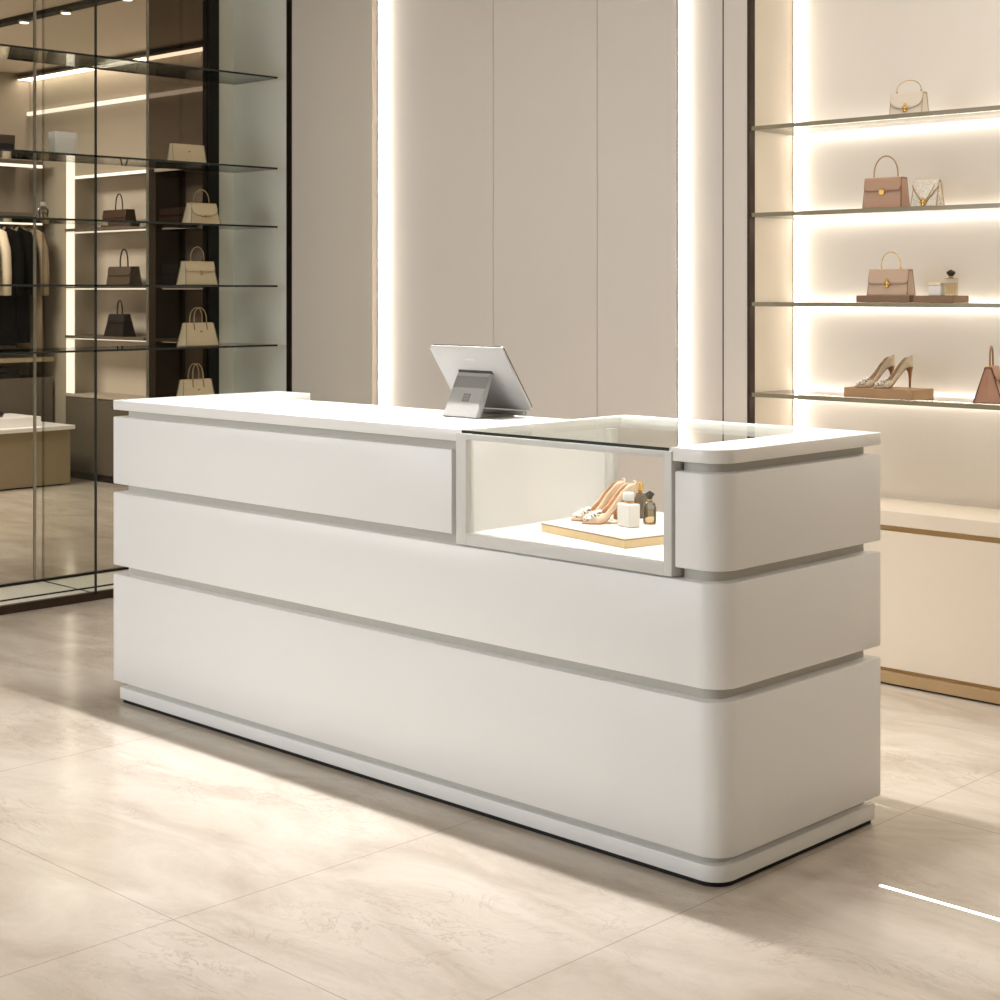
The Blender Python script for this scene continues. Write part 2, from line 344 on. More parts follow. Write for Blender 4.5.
# ------------------------------------------------------------------ bags
def bag_mats(body, trim, metal='gold', rough=.5, bump=.15):
    return dict(body=mat('leather_' + body, body, rough, noise=.03, nscale=60, bump=bump, bscale=900),
                trim=mat('trim_' + trim, trim, .5), metal=metal)
def make_bag(label, loc_, rz, w, h, d, mats, wr=.94, tr=.45, fh=.42, flap='square', hh=.08, hw=.30, hr=.0032,
             handle='arch', clasp='round', sparkle=None, group=None, cat='bag', name='handbag', detail=True):
    T = thing(name, label, cat, loc_, rz, group)
    body, trim, metal = mats['body'], mats['trim'], M[mats['metal']]
    hwz = lambda z: w / 2 * (1 - (1 - wr) * z / h)
    dz = lambda z: d / 2 * (1 - (1 - tr) * z / h)
    b = new(); t = bmesh.new()
    rings = []
    for i in range(9):
        z = h * i / 8; a, c = hwz(z), dz(z); sink = .0 if i in (0, 8) else .10 * d * math.sin(PI * i / 8)
        # outline with folded gusset (sides pinch in)
        pts = [(-a, -c), (a, -c), (a - sink * .6, 0), (a, c), (-a, c), (-a + sink * .6, 0)]
        rings.append([t.verts.new((x, y, z)) for x, y in pts])
    for r1, r2 in zip(rings, rings[1:]):
        for k in range(6): t.faces.new((r1[k], r1[(k + 1) % 6], r2[(k + 1) % 6], r2[k]))
    t.faces.new(rings[0][::-1]); t.faces.new(rings[-1])
    bmesh.ops.recalc_face_normals(t, faces=t.faces)
    t.normal_update()
    es = [e for e in t.edges if len(e.link_faces) == 2 and e.calc_face_angle() > math.radians(40)]
    bmesh.ops.bevel(t, geom=es, offset=min(.004, h * .03), segments=2, affect='EDGES')
    merge(b, t); obj('body', b, body, T)
    if not detail:
        pass
    # edge piping along both side edges of the front and back
    p = new()
    for s in (-1, 1):
        for f in (-1, 1):
            tube(p, [(s * hwz(h * k / 6), f * dz(h * k / 6), h * k / 6) for k in range(7)], .0016, 6)
        tube(p, [(s * hwz(0), -dz(0), .0016), (s * hwz(0), dz(0), .0016)], .0016, 6)
    tube(p, [(-hwz(0), -dz(0), .0016), (hwz(0), -dz(0), .0016)], .0016, 6)
    obj('piping', p, trim, T)
    if fh:
        N = 28; f = new(); cols = []
        for i in range(N + 1):
            u = -1 + 2 * i / N
            if flap == 'square': rise = 0 if abs(u) < .78 else (1 - math.sqrt(max(0, 1 - ((abs(u) - .78) / .22) ** 2))) * h * .14
            elif flap == 'vee': rise = abs(u) ** 1.25 * h * fh * .72
            elif flap == 'round': rise = (1 - math.sqrt(max(0, 1 - abs(u) ** 2.6))) * h * fh * .62
            zb = h * (1 - fh) + rise; col = []
            for k in range(6):
                z = zb + (h - zb) * k / 5; col.append((u * hwz(z) * 1.012, -dz(z) - .0035, z))
            col += [(u * hwz(h) * 1.012, -dz(h) * .9, h + .0035), (u * hwz(h) * 1.012, dz(h) * .95, h + .0035), (u * hwz(h) * 1.012, dz(h) + .003, h - .004)]
            cols.append([f.verts.new(c) for c in col])
        for c1, c2 in zip(cols, cols[1:]):
            for k in range(len(c1) - 1): f.faces.new((c1[k], c2[k], c2[k + 1], c1[k + 1])).smooth = True
        edge = [c[0].co.copy() for c in cols]
        fo = obj('flap', f, sparkle or body, T)
        so = fo.modifiers.new('thick', 'SOLIDIFY'); so.thickness = .0025; so.offset = 0
        obj('flap_edge', tube(new(), edge, .0015, 6), trim, fo)
        zc = edge[N // 2].z; yc = edge[N // 2].y - .002
    else: zc = h * .62; yc = -dz(h * .62) - .002
    if handle == 'arch':
        hx = w * hw; n = 18
        pts = [(hx, 0, h)] + [(hx * math.cos(PI * k / n) , 0, h + .012 + (hh - .012) * math.sin(PI * k / n) ** .85) for k in range(n + 1)] + [(-hx, 0, h)]
        obj('handle', tube(new(), pts, hr, 8), mats.get('handle', trim), T)
        for s in (-1, 1):
            m_ = new(); lathe(m_, [(.005, h - .001), (.005, h + .006), (.003, h + .008), (.003, h + .014)], s * hx, 0, 12)
            obj('handle_ring', m_, metal, T)
    elif handle == 'double':
        for f_ in (-1, 1):
            hx = w * hw; n = 16; yy = f_ * (dz(h * .9) + .002)
            lo = [(hx * 1.02, f_ * (dz(h * .70) + .003), h * .70), (hx, yy, h)]
            pts = lo + [(hx * math.cos(PI * k / n), yy * (1 - .3 * math.sin(PI * k / n)), h + .01 + (hh - .01) * math.sin(PI * k / n) ** .8) for k in range(n + 1)] + [(-q[0], q[1], q[2]) for q in lo[::-1]]
            obj('handle', tube(new(), pts, hr, 8), mats.get('handle', trim), T)
    c = new()
    if clasp == 'round':
        lathe(c, [(.0115, -.002), (.0128, 0), (.0115, .002)], 0, 0, 18); 
        bmesh.ops.transform(c, matrix=Matrix.Translation((0, yc - .002, zc - .004)) @ Matrix.Rotation(PI / 2, 4, 'X'), verts=c.verts)
        ball(c, (0, yc - .004, zc + .007), .006, (1.2, .6, .8))
    elif clasp == 'drop':
        ball(c, (0, yc - .002, zc + .014), .005, (1, .6, 1.4)); ball(c, (0, yc - .003, zc + .004), .009, (1, .5, 1)); ball(c, (0, yc - .003, zc - .008), .008, (1.1, .5, .9))
        for s in (-1, 1): ball(c, (s * .009, yc - .002, zc + .002), .005, (1, .5, 1))
    elif clasp == 'bar':
        bx(c, -w * .32, w * .32, yc - .003, yc, zc - .0015, zc + .0015); ball(c, (0, yc - .003, zc), .006, (1, .5, 1)); 
        tube(c, [(.008 * math.sin(2 * PI * k / 12), yc - .004, zc - .010 + .008 * math.cos(2 * PI * k / 12)) for k in range(13)], .0012, 6, False)
    elif clasp == 'bow':
        for s in (-1, 1):
            tube(c, [(s * .003, yc - .002, zc), (s * w * .12, yc - .003, zc - .003), (s * w * .22, yc - .003, zc + .004)], [.003, .0022, .001], 6)
        ball(c, (0, yc - .003, zc), .0055, (1, .6, 1))
    elif clasp == 'small':
        bx(c, -.007, .007, yc - .003, yc + .001, zc - .004, zc + .004, .001)
    obj('clasp', c, metal, T)
    ft = new()
    for sx in (-1, 1):
        for sy in (-1, 1): lathe(ft, [(.003, -.0005), (.003, .003)], sx * w * .4, sy * d * .36, 8)
    obj('foot', ft, metal, T) if False else ft.free()
    return T

def dots_mat(name, base, spot, scale=900, metal=.2):
    m = bpy.data.materials.new(name); m.use_nodes = True; nt = m.node_tree; b = nt.nodes['Principled BSDF']
    tc = nt.nodes.new('ShaderNodeTexCoord'); v = nt.nodes.new('ShaderNodeTexVoronoi'); v.inputs['Scale'].default_value = scale
    nt.links.new(tc.outputs['Object'], v.inputs['Vector'])
    r = nt.nodes.new('ShaderNodeValToRGB'); r.color_ramp.elements[0].position = .25; r.color_ramp.elements[0].color = lin(spot)
    r.color_ramp.elements[1].position = .55; r.color_ramp.elements[1].color = lin(base)
    nt.links.new(v.outputs['Distance'], r.inputs[0]); nt.links.new(r.outputs[0], b.inputs['Base Color'])
    b.inputs['Roughness'].default_value = .3; b.inputs['Metallic'].default_value = metal
    bp = nt.nodes.new('ShaderNodeBump'); bp.inputs['Strength'].default_value = .6; bp.inputs['Distance'].default_value = .002
    nt.links.new(v.outputs['Distance'], bp.inputs['Height']); nt.links.new(bp.outputs['Normal'], b.inputs['Normal'])
    return m
beads = dots_mat('pearl_beading', 'F4EEE6', 'C2B59C', 240)
crystal = dots_mat('crystal_beading', 'F4EEE4', '6C5C42', 160, .3)
ivory = bag_mats('E8DCCB', 'B09A7C'); ivory['handle'] = M['gold']
pink = bag_mats('BA967E', '8A5D48'); pink['handle'] = mat('tan_handle', 'B08A66', .4)
white_b = dict(body=beads, trim=mat('antique_gold_trim', 'B79C6A', .4, .7), metal='gold')
beige = bag_mats('CBB09A', '9A7A5E'); beige['handle'] = M['gold']
rose = bag_mats('B88C74', '6E4432'); rose['handle'] = mat('tan_handle_dark', '9C7450', .4)
sand = bag_mats('D8C8A6', '9C8862', 'gold'); 
HB = WB
make_bag('small ivory flap bag with gold clasp standing alone on the top niche shelf', (-3.178, 5.53, 2.171), 0, .137, .080, .055, ivory, wr=.99, tr=.5, fh=.72, flap='round', hh=.052, hw=.38, hr=.0015, clasp='drop')
make_bag('dusty pink leather top-handle bag with round gold clasp beside the beaded clutch', (-3.277, 5.53, 1.818), 0, .168, .114, .065, pink, wr=.93, tr=.6, fh=.42, hh=.088, hw=.31, hr=.003, clasp='round')
make_bag('white beaded clutch with gold chain, right of the dusty pink bag', (-3.100, 5.53, 1.818), 0, .110, .098, .060, white_b, wr=.94, tr=.2, fh=.86, flap='vee', hh=0, handle='none', clasp='drop', cat='clutch bag', name='clutch_bag')
ch = new(); n = 60
for k in range(n):
    u = -1 + 2 * k / (n - 1); ball(ch, (u * .046, -.030 - .004 * (1 - u * u), .082 - .062 * (1 - abs(u) ** 1.7)), .0022, (1, 1, .8), 6, 4)
cb = bpy.data.objects['clutch_bag']; obj('chain', ch, 'gold', cb)
ch = new()
for k in range(30): ball(ch, (.053 + .003 * math.sin(k), -.02 + .04 * k / 29, .085 - .075 * abs(math.sin(PI * k / 29))), .002, (1, 1, .8), 6, 4)
obj('chain', ch, 'gold', cb)
make_bag('beige top-handle bag with gold ornament standing on a wooden tray', (-3.258, 5.535, 1.483), 0, .173, .097, .062, beige, wr=.97, tr=.45, fh=.55, hh=.070, hw=.24, hr=.002, clasp='drop')
make_bag('rose brown bag turned side-on, at the right end of the lowest niche shelf', (-2.868, 5.585, 1.087), PI / 2 + .30, .15, .130, .105, rose, wr=.86, tr=.22, fh=.35, hh=.078, hw=.20, hr=.0034, clasp='round')

# wooden trays and their goods
wood = mat('tray_wood', 'B4906A', .5, noise=.12, nscale=30); wood2 = mat('tray_wood_pale', 'D9BE95', .5, noise=.05, nscale=30)
def tray(label, x0, x1, y0, y1, z, h, m, surf=None, group=None, rz=0):
    cx, cy = (x0 + x1) / 2, (y0 + y1) / 2
    T = thing('display_tray', label, 'tray', (cx, cy, z), rz, group)
    a, b = (x1 - x0) / 2, (y1 - y0) / 2
    obj('body', bx(new(), -a, a, -b, b, 0, h - .004, .001), m, T)
    obj('surface', bx(new(), -a + .001, a - .001, -b + .001, b - .001, h - .004, h), surf or m, T, label='thin dark-edged top sheet') if surf else obj('surface', bx(new(), -a + .001, a - .001, -b + .001, b - .001, h - .004, h, .0005), m, T)
    return T
dark_wood = mat('tray_wood_brown', '8A6A4C', .5, noise=.12, nscale=30)
tray('brown wooden tray under the beige top-handle bag', -3.385, -3.155, 5.490, 5.580, 1.4555, .027, dark_wood)
tray('wooden tray carrying the cream jar and perfume bottle', -3.137, -2.972, 5.490, 5.610, 1.4555, .027, dark_wood)
tray('wooden tray under the beaded high heels on the lowest niche shelf', -3.440, -3.140, 5.490, 5.650, 1.0865, .038, wood)
def cylx(b, x, y, z0, z1, r, seg=18): return lathe(b, [(r, z0), (r, z1)], x, y, seg)
liq = pane('perfume_liquid', (.90, .80, .62), .5); clear = pane('bottle_glass', (.88, .87, .84), .9, .02)
frost = mat('frosted_glass', 'F0EEEA', .12, spec=.8)
blackm = mat('black_cap', '15110E', .25); 
def perfume(label, loc_, w, d, h, cap='black', body=None, rz=0, round_=False, group=None, capm=None, name='perfume_bottle'):
    T = thing(name, label, 'perfume bottle', loc_, rz, group)
    b = new()
    if round_: lathe(b, [(w * .5, 0), (w * .54, h * .1), (w * .54, h * .5), (w * .45, h * .62), (w * .2, h * .68)], 0, 0, 20)
    else: bx(b, -w / 2, w / 2, -d / 2, d / 2, 0, h * .68, w * .08, 3)
    obj('bottle', b, body or clear, T)
    if not body:
        l = new()
        if round_: lathe(l, [(w * .44, .003), (w * .46, h * .1), (w * .46, h * .42)], 0, 0, 20)
        else: bx(l, -w * .42, w * .42, -d * .42, d * .42, .004, h * .5, w * .05)
        obj('liquid', l, liq, T)
    obj('neck', lathe(new(), [(w * .2, h * .68), (w * .2, h * .76)], 0, 0, 14), 'gold', T)
    c = new(); cm = capm or blackm
    if cap == 'flower':
        for k in range(6): ball(c, (w * .2 * math.cos(k * PI / 3), w * .2 * math.sin(k * PI / 3), h * .88), w * .19, (1, 1, .9), 8, 6)
        ball(c, (0, 0, h * .93), w * .2, (1, 1, .8), 8, 6); lathe(c, [(w * .2, h * .75), (w * .26, h * .84)], 0, 0, 12)
    else: lathe(c, [(w * .26, h * .76), (w * .28, h * .8), (w * .28, h * .97), (w * .24, h)], 0, 0, 16)
    obj('cap', c, cm, T); return T
perfume('clear perfume bottle with black flower cap, right of the cream jar on the niche tray', (-3.005, 5.535, 1.4825), .046, .026, .097, 'flower')
T = thing('cream_jar', 'small square cream jar beside the black-capped bottle on the niche tray', 'jar', (-3.065, 5.54, 1.4825))
obj('jar', bx(new(), -.026, .026, -.02, .02, 0, .038, .003), frost, T); obj('lid', bx(new(), -.027, .027, -.021, .021, .038, .049, .002), mat('cream_lid', 'D9C8A8', .3, .3), T)

# ------------------------------------------------------------------ shoes
def make_shoe(label, loc_, rz, L, Hh, Wd, upper, inner, solem, heelm, heel='stiletto', group=None, wide=1.0):
    T = thing('high_heel_shoe', label, 'shoe', loc_, rz, group)
    sm = lambda a, b, x: (lambda t: t * t * (3 - 2 * t))(min(1, max(0, (x - a) / (b - a))))
    zb = lambda s: .003 + Hh * sm(.28, .88, s) - .004 * math.sin(PI * min(1, s / .3)) * 0
    def wd(s):
        k = [(0, .06), (.04, .28), (.12, .62), (.26, 1.0), (.4, .92), (.58, .66), (.75, .62), (.9, .66), (.97, .5), (1, .22)]
        for (a, u), (b, v) in zip(k, k[1:]):
            if s <= b: return Wd / 2 * (u + (v - u) * sm(a, b, s))
        return Wd / 2 * .22
    def ut(s):
        k = [(0, .03), (.1, .10), (.25, .19), (.33, .22), (.5, .25), (.7, .31), (.88, .38), (1, .40)]
        for (a, u), (b, v) in zip(k, k[1:]):
            if s <= b: return L * (u + (v - u) * sm(a, b, s)) * .75
        return L * .30
    NS, NK = 40, 24; g = new(); grid = []
    for i in range(NS + 1):
        s = i / NS; row = []
        for k in range(NK + 1):
            q = -1 + 2 * k / NK; a = q * PI / 2
            sx = math.copysign(abs(math.sin(a)) ** .7, a); cz = max(0, math.cos(a)) ** .8
            lean = .02 * L * cz * sm(.8, 1, s)
            row.append(g.verts.new((L * s - L / 2 + lean, wd(s) * sx, zb(s) + ut(s) * cz)))
        grid.append(row)
    for i in range(NS):
        s = (i + .5) / NS; ko = 0 if s < .26 else .50 * sm(.26, .40, s) + .0
        if s > .97: ko = .3
        for k in range(NK):
            q = abs(-1 + 2 * (k + .5) / NK)
            if q > ko - 1e-6 or s < .26: g.faces.new((grid[i][k], grid[i + 1][k], grid[i + 1][k + 1], grid[i][k + 1])).smooth = True
    g.verts.ensure_lookup_table(); bmesh.ops.delete(g, geom=[v for v in g.verts if not v.link_faces], context='VERTS')
    u = obj('upper', g, upper, T); so = u.modifiers.new('thick', 'SOLIDIFY'); so.thickness = .0022; so.offset = -1
    for nm, off, th, m, sc in (('insole', .0035, .0015, inner, .93), ('sole', -.003, .0035, solem, 1.0)):
        b = new(); rows = []
        for i in range(NS + 1):
            s = i / NS; z = zb(s) + off
            rows.append([b.verts.new((L * s - L / 2, y * wd(s) * sc, z + dz)) for y, dz in ((-1, 0), (1, 0), (1, th), (-1, th))])
        for r1, r2 in zip(rows, rows[1:]):
            for k in range(4): b.faces.new((r1[k], r1[(k + 1) % 4], r2[(k + 1) % 4], r2[k]))
        b.faces.new(rows[0][::-1]); b.faces.new(rows[-1]); obj(nm, b, m, T)
    b = new(); xh = L * .42
    if heel == 'stiletto': tube(b, [(xh, 0, zb(.9)), (xh + .004, 0, Hh * .75), (xh + .004, 0, Hh * .4), (xh + .003, 0, 0)], [Wd * .30, Wd * .15, Wd * .09, Wd * .08], 12)
    else: tube(b, [(xh - .01, 0, zb(.86)), (xh - .006, 0, Hh * .5), (xh - .004, 0, 0)], [Wd * .36, Wd * .30, Wd * .28], 12)
    obj('heel', b, heelm, T)
    r = random.Random(3); c = new()
    for k in range(60):
        a = r.uniform(0, 2 * PI); q = math.sqrt(r.random()); x = -L * .5 + L * (.19 + .15 * q * math.cos(a)); yy = Wd * .40 * q * math.sin(a)
        s = (x + L / 2) / L; z = zb(s) + ut(s) * (1 - .5 * (abs(yy) / (Wd / 2)) ** 2) + .003
        ball(c, (x, yy, z), r.uniform(.0036, .0066), (1, 1, 1), 6, 5)
    obj('ornament', c, crystal, T, label='cluster of beads on the toe')
    return T
tan = mat('tan_leather_lining', 'B5835A', .5); solem = mat('shoe_sole', '8A5F40', .5); sparkle_u = dots_mat('beaded_upper', 'E6D8C2', 'B09A78', 300)
heelm = mat('heel_tan', 'A9784E', .4)
sf = -.35
make_shoe('beaded high heel on the niche tray, the left one of the pair', (-3.352, 5.572, 1.1245), 1.1, .172, .078, .052, sparkle_u, tan, solem, heelm)
make_shoe('beaded high heel on the niche tray, the right one of the pair', (-3.270, 5.570, 1.1245), 1.1, .172, .078, .052, sparkle_u, tan, solem, heelm)

# ------------------------------------------------------------------ goods inside the counter's display case
rz = -math.radians(11)
paletop = mat('tray_top_blush', 'E9DED2', .4); edge_b = mat('tray_edge_line', '8F7458', .5)
cx, cy = -2.805, 3.385; ux, uy = math.cos(rz), math.sin(rz)
a_, b_ = .38, .31
ctr = (cx - ux * a_ / 2 - uy * b_ / 2, cy - uy * a_ / 2 + ux * b_ / 2)
T = thing('display_tray', 'pale wooden display tray lying inside the counter\'s glass case', 'tray', (ctr[0], ctr[1], .8032), rz)
obj('body', bx(new(), -a_ / 2, a_ / 2, -b_ / 2, b_ / 2, 0, .022, .001), mat('tray_gold_wood', 'E4C898', .45, noise=.04, nscale=30), T)
obj('rim', bx(new(), -a_ / 2 - .001, a_ / 2 + .001, -b_ / 2 - .001, b_ / 2 + .001, .022, .0245), edge_b, T)
obj('surface', bx(new(), -a_ / 2 + .002, a_ / 2 - .002, -b_ / 2 + .002, b_ / 2 - .002, .0245, .0262), paletop, T)
TZ = .8032 + .0264
blush = mat('blush_satin', 'E8CDB0', .35); solem2 = mat('shoe_sole_tan', 'B98A60', .45); lin2 = mat('peach_lining', 'D29A6C', .5)
make_shoe('pale satin block-heel shoe in the case, nearer the front glass', (-3.035, 3.590, TZ), 1.1, .165, .072, .054, blush, lin2, solem2, mat('heel_peach', 'D8A878', .4), 'block')
make_shoe('pale satin block-heel shoe in the case, behind its pair', (-3.097, 3.615, TZ), 1.1, .165, .072, .054, blush, lin2, solem2, mat('heel_peach2', 'D8A878', .4), 'block')
perfume('square clear glass perfume bottle in front on the case tray', (-2.945, 3.572, TZ), .058, .040, .098, body=frost, capm=M['frame'], rz=-.2)
perfume('small round perfume bottle with black cap, right on the case tray', (-2.935, 3.655, TZ), .036, .034, .096, 'flower', rz=0, round_=True)
perfume('grey brown perfume bottle with gold top behind the square one', (-3.035, 3.735, TZ), .034, .034, .105, body=mat('smoky_brown_glass', '6E6250', .15), capm=M['gold'], rz=.2)
T = thing('lipstick', 'small gold lipstick lying right of the round bottle', 'lipstick', (-2.872, 3.700, TZ + .0055), .5)
obj('case', tube(new(), [(-.022, 0, 0), (.006, 0, 0)], .0055, 12), 'gold', T); obj('tip', tube(new(), [(.006, 0, 0), (.018, 0, 0), (.022, 0, 0)], [.004, .004, .0015], 12), mat('lipstick_tip', 'C9906C', .4), T)

# ------------------------------------------------------------------ point of sale tablet
silver = mat('brushed_silver', '9C9B98', .5, .1); silver_dk = mat('silver_band', '7C7B79', .5, .2); scr = mat('black_screen', '0B0C0E', .08)
T = thing('sales_tablet', 'silver sales tablet on a tilted stand on the white counter', 'tablet', (-3.622, 3.62, 1.102))
yt, zt, yb_, zb_ = -.037, .222, .100, .022     # local top and bottom edges of the screen back
u = Vector((0, yb_ - yt, zb_ - zt)); Ls = u.length; u.normalize(); nrm = Vector((0, u.z, -u.y))  # outward back normal
if nrm.y > 0: nrm = -nrm
def slab(w, l, th, r, offn, m, name, parent, bev=.0015, x0=0, l0=0):
    pts = []
    for cxx, cyy, a0 in ((w / 2 - r, l / 2 - r, 0), (-w / 2 + r, l / 2 - r, PI / 2), (-w / 2 + r, -l / 2 + r, PI), (w / 2 - r, -l / 2 + r, 3 * PI / 2)):
        for k in range(5): pts.append((cxx + r * math.cos(a0 + k * PI / 8), cyy + r * math.sin(a0 + k * PI / 8)))
    b = prism(new(), pts, 0, th, bev)
    org = Vector((x0, yt, zt)) + u * (Ls / 2 + l0) + nrm * offn
    X = Vector((1, 0, 0)); mt = Matrix((( X.x, -u.x, nrm.x, org.x), (X.y, -u.y, nrm.y, org.y), (X.z, -u.z, nrm.z, org.z), (0, 0, 0, 1)))
    bmesh.ops.transform(b, matrix=mt, verts=b.verts); return obj(name, b, m, parent)
slab(.328, Ls, .008, .014, -.008, silver, 'housing', T, .003)
slab(.326, Ls - .002, .003, .013, -.011, scr, 'screen', T, .0005)
# stand plate
q = new(); px0, px1 = -.078, .072
sp = [(-.052, 0.006), (.018, .146), (.024, .140), (-.028, .006)]
pl = [(-.058, .004), (.012, .140), (.026, .140), (-.030, .004)]
vs = [[q.verts.new((x, y, z)) for y, z in pl] for x in (px0, px1)]
q.faces.new(vs[0][::-1]); q.faces.new(vs[1])
for k in range(4): q.faces.new((vs[0][k], vs[0][(k + 1) % 4], vs[1][(k + 1) % 4], vs[1][k]))
bmesh.ops.recalc_face_normals(q, faces=q.faces); bmesh.ops.bevel(q, geom=q.edges[:], offset=.003, segments=2, affect='EDGES')
plate = obj('stand', q, silver, T)
sl = Vector((0, .070, .136)).normalized(); sn = Vector((0, -sl.z, sl.y))
def on_plate(name, u0, u1, v0, v1, th, m, par, lab=None):
    b = bx(new(), u0, u1, v0, v1, 0, th)
    o = Vector((0, -.058, .004)); mt = Matrix(((1, 0, 0, o.x), (0, sl.y, sn.y, o.y), (0, sl.z, sn.z, o.z), (0, 0, 0, 1)))
    bmesh.ops.transform(b, matrix=mt, verts=b.verts); r_ = obj(name, b, m, par)
    if lab: r_['label'] = lab
    return r_
on_plate('band', px0 + .003, px1 - .003, .100, .140, .0006, silver_dk, plate, 'darker silver band')
lg = mat('logo_grey', '6F6D6B', .4); lg2 = mat('logo_light', '9B9997', .4)
on_plate('logo', -.014, .016, .052, .080, .0008, lg, plate, 'grey square logo')
b2 = new()
for k in range(1, 3): bx(b2, -.014 + .030 * k / 3 - .0006, -.014 + .030 * k / 3 + .0006, .054, .078, .0008, .0012); bx(b2, -.012, .014, .052 + .028 * k / 3 - .0006, .052 + .028 * k / 3 + .0006, .0008, .0012)
o = Vector((0, -.058, .004)); bmesh.ops.transform(b2, matrix=Matrix(((1, 0, 0, o.x), (0, sl.y, sn.y, o.y), (0, sl.z, sn.z, o.z), (0, 0, 0, 1))), verts=b2.verts); obj('logo_lines', b2, lg2, plate)
hg = new(); tube(hg, [(px0 + .002, .020, .143), (px1, .020, .143)], .007, 12); obj('hinge', hg, mat('dark_hinge', '3A3836', .4, .5), T)
tube_ = tube(new(), [(px1 - .004, .020, .143), (px1 + .012, .030, .132), (px1 + .018, .045, .108), (px1 + .026, .052, .098)], .0035, 8); obj('cable', tube_, mat('dark_cable', '22201F', .5), T)
# base plate and tiny maker's mark on the back
obj('base', bx(new(), px0, px1, -.052, .120, 0, .006, .002), mat('base_grey', '8C8A88', .35, .4), T)
obj('base_bar', bx(new(), px0 + .01, px1 + .06, .096, .112, .006, .020, .003), silver, T)
mk = new()
for k in range(5):
    bx(mk, -.021 + .0085 * k, -.0155 + .0085 * k, 0, .0055, 0, .0004)
org = Vector((.0, yt, zt)) + u * .052 + nrm * .0002
bmesh.ops.transform(mk, matrix=Matrix(((1, 0, nrm.x, org.x), (0, -u.y, nrm.y, org.y), (0, -u.z, nrm.z, org.z), (0, 0, 0, 1))), verts=mk.verts)
obj('maker_mark', mk, mat('mark_grey', 'AEACA8', .4), T)

# ------------------------------------------------------------------ glass display wall on the left
XF, XB = -6.874, -7.36
V = thing('glass_display_wall', 'tall glass display wall with glass shelves left of the counter', 'display case', (-7.1, 4, 0))
def vp(o): return loc(o, V)
vp(box('base_trim', 'bronze', XF - .03, XF, 2.4, 5.50, 0, .040, .001))
vp(box('base_platform', 'green', XB - .02, XF - .03, 2.4, 5.46, .004, .034))
vp(box('base_rail', 'dark', XF - .145, XF - .135, 2.4, 5.46, .034, .040))
vp(box('base_rail', 'dark', XB - .01, XB + .012, 2.4, 5.46, .034, .046))
def pn(name, m, y0, y1): return vp(glass_slab(name, XB - .006, XB, y0, y1, .04, CZ, m, 'edge_lt', None, 'x'))
pn('back_pane', 'tint', 2.4, 4.238); pn('back_pane', 'tint', 4.246, 4.906); pn('back_pane', 'tint_dk', 4.914, 5.299)
vp(box('pane_joint', mat('pale_joint', 'A39F90', .4), XB - .008, XB + .004, 4.236, 4.248, .04, CZ))
vp(box('pane_joint', mat('pale_joint2', 'A39F90', .4), XB - .008, XB + .004, 4.904, 4.914, .04, CZ))
vp(box('mullion', 'dark', XB - .05, XB + .01, 5.299, 5.366, 0, CZ))
vp(box('back_panel', 'green', XB - .04, XB, 5.366, 5.47, .03, CZ))
vp(box('end_panel', 'green', XB - .04, XF - .002, 5.47, 5.50, .03, CZ))
vp(box('frame_post', 'dark', XF - .004, XF + .016, 5.462, 5.51, 0, CZ))
vp(box('frame_post', 'bronze', XF + .016, XF + .034, 5.468, 5.50, 0, CZ))
vp(obj('divider', bx(new(), XB, XF, 4.281, 4.296, .034, CZ), 'tint_mid', mats=['tint_mid', 'edge', 'edge'], picker=lambda f: 0 if abs(f.normal.y) > .9 else 1))
for z in (2.64, 2.155, 1.843, 1.527, 1.211): vp(glass_slab('shelf', -7.25, XF, 2.4, 5.40, z - .006, z + .004, 'shelf_glass', 'edge'))
vp(glass_slab('shelf', -7.25, XF, 4.62, 5.40, .894, .904, 'shelf_glass', 'edge'))
BR = PI / 2
g_ = 'cream bags standing on the glass display wall'
make_bag('flat cream clutch without handle on the highest stocked shelf of the display wall', (-6.99, 4.90, 2.1595), BR, .205, .098, .06, sand, wr=.96, tr=.4, fh=.0, hh=0, handle='none', clasp='small', cat='clutch bag', name='clutch_bag', group=g_)
make_bag('cream bag with curved flap and bow clasp, just below the clutch', (-6.99, 4.99, 1.8475), BR, .185, .105, .085, sand, wr=.82, tr=.5, fh=.62, flap='round', hh=.075, hw=.26, hr=.0026, clasp='bow', group=g_)
make_bag('cream bag with straight flap and ring clasp, third down on the display wall', (-6.99, 4.965, 1.5315), BR, .200, .118, .085, sand, wr=.88, tr=.4, fh=.42, hh=.080, hw=.21, hr=.0028, clasp='bar', group=g_)
make_bag('plain cream tote with two handles, above the half-hidden bag by the counter', (-6.99, 4.97, 1.2155), BR, .205, .120, .085, sand, wr=.84, tr=.35, fh=.0, hh=.078, hw=.19, hr=.003, handle='double', clasp='small', group=g_)
make_bag('cream tote half hidden behind the white counter, lowest on the display wall', (-6.99, 4.955, .9045), BR, .205, .138, .085, sand, wr=.86, tr=.35, fh=.0, hh=.080, hw=.16, hr=.003, handle='double', clasp='small', group=g_)
T = thing('reflection_block', 'white block standing in for a pale reflection, left of the upright glass edge', 'box', (-7.06, 4.262, 2.1592))  # solid block added in place of a reflection in the glass
o = obj('box', bx(new(), -.03, .03, -.10, .018, 0, .085, .001), mat('reflection_white', 'F2F0EA', .6), T); obj('lid', bx(new(), -.032, .032, -.102, .018, .085, .118, .001), mat('reflection_white_lid', 'F2F0EA', .6), T)  # both parts belong to the added block that stands in for the reflection
T = thing('dark_box', 'small dark brown box on the upper shelf at the photo\'s left edge', 'box', (-7.0, 3.83, 2.1592))
obj('box', bx(new(), -.05, .05, -.07, .07, 0, .034, .001), mat('black_card', '120E0A', .5), T); obj('lid', bx(new(), -.051, .051, -.071, .071, .034, .074, .001), mat('brown_card', '4A3A26', .5), T)
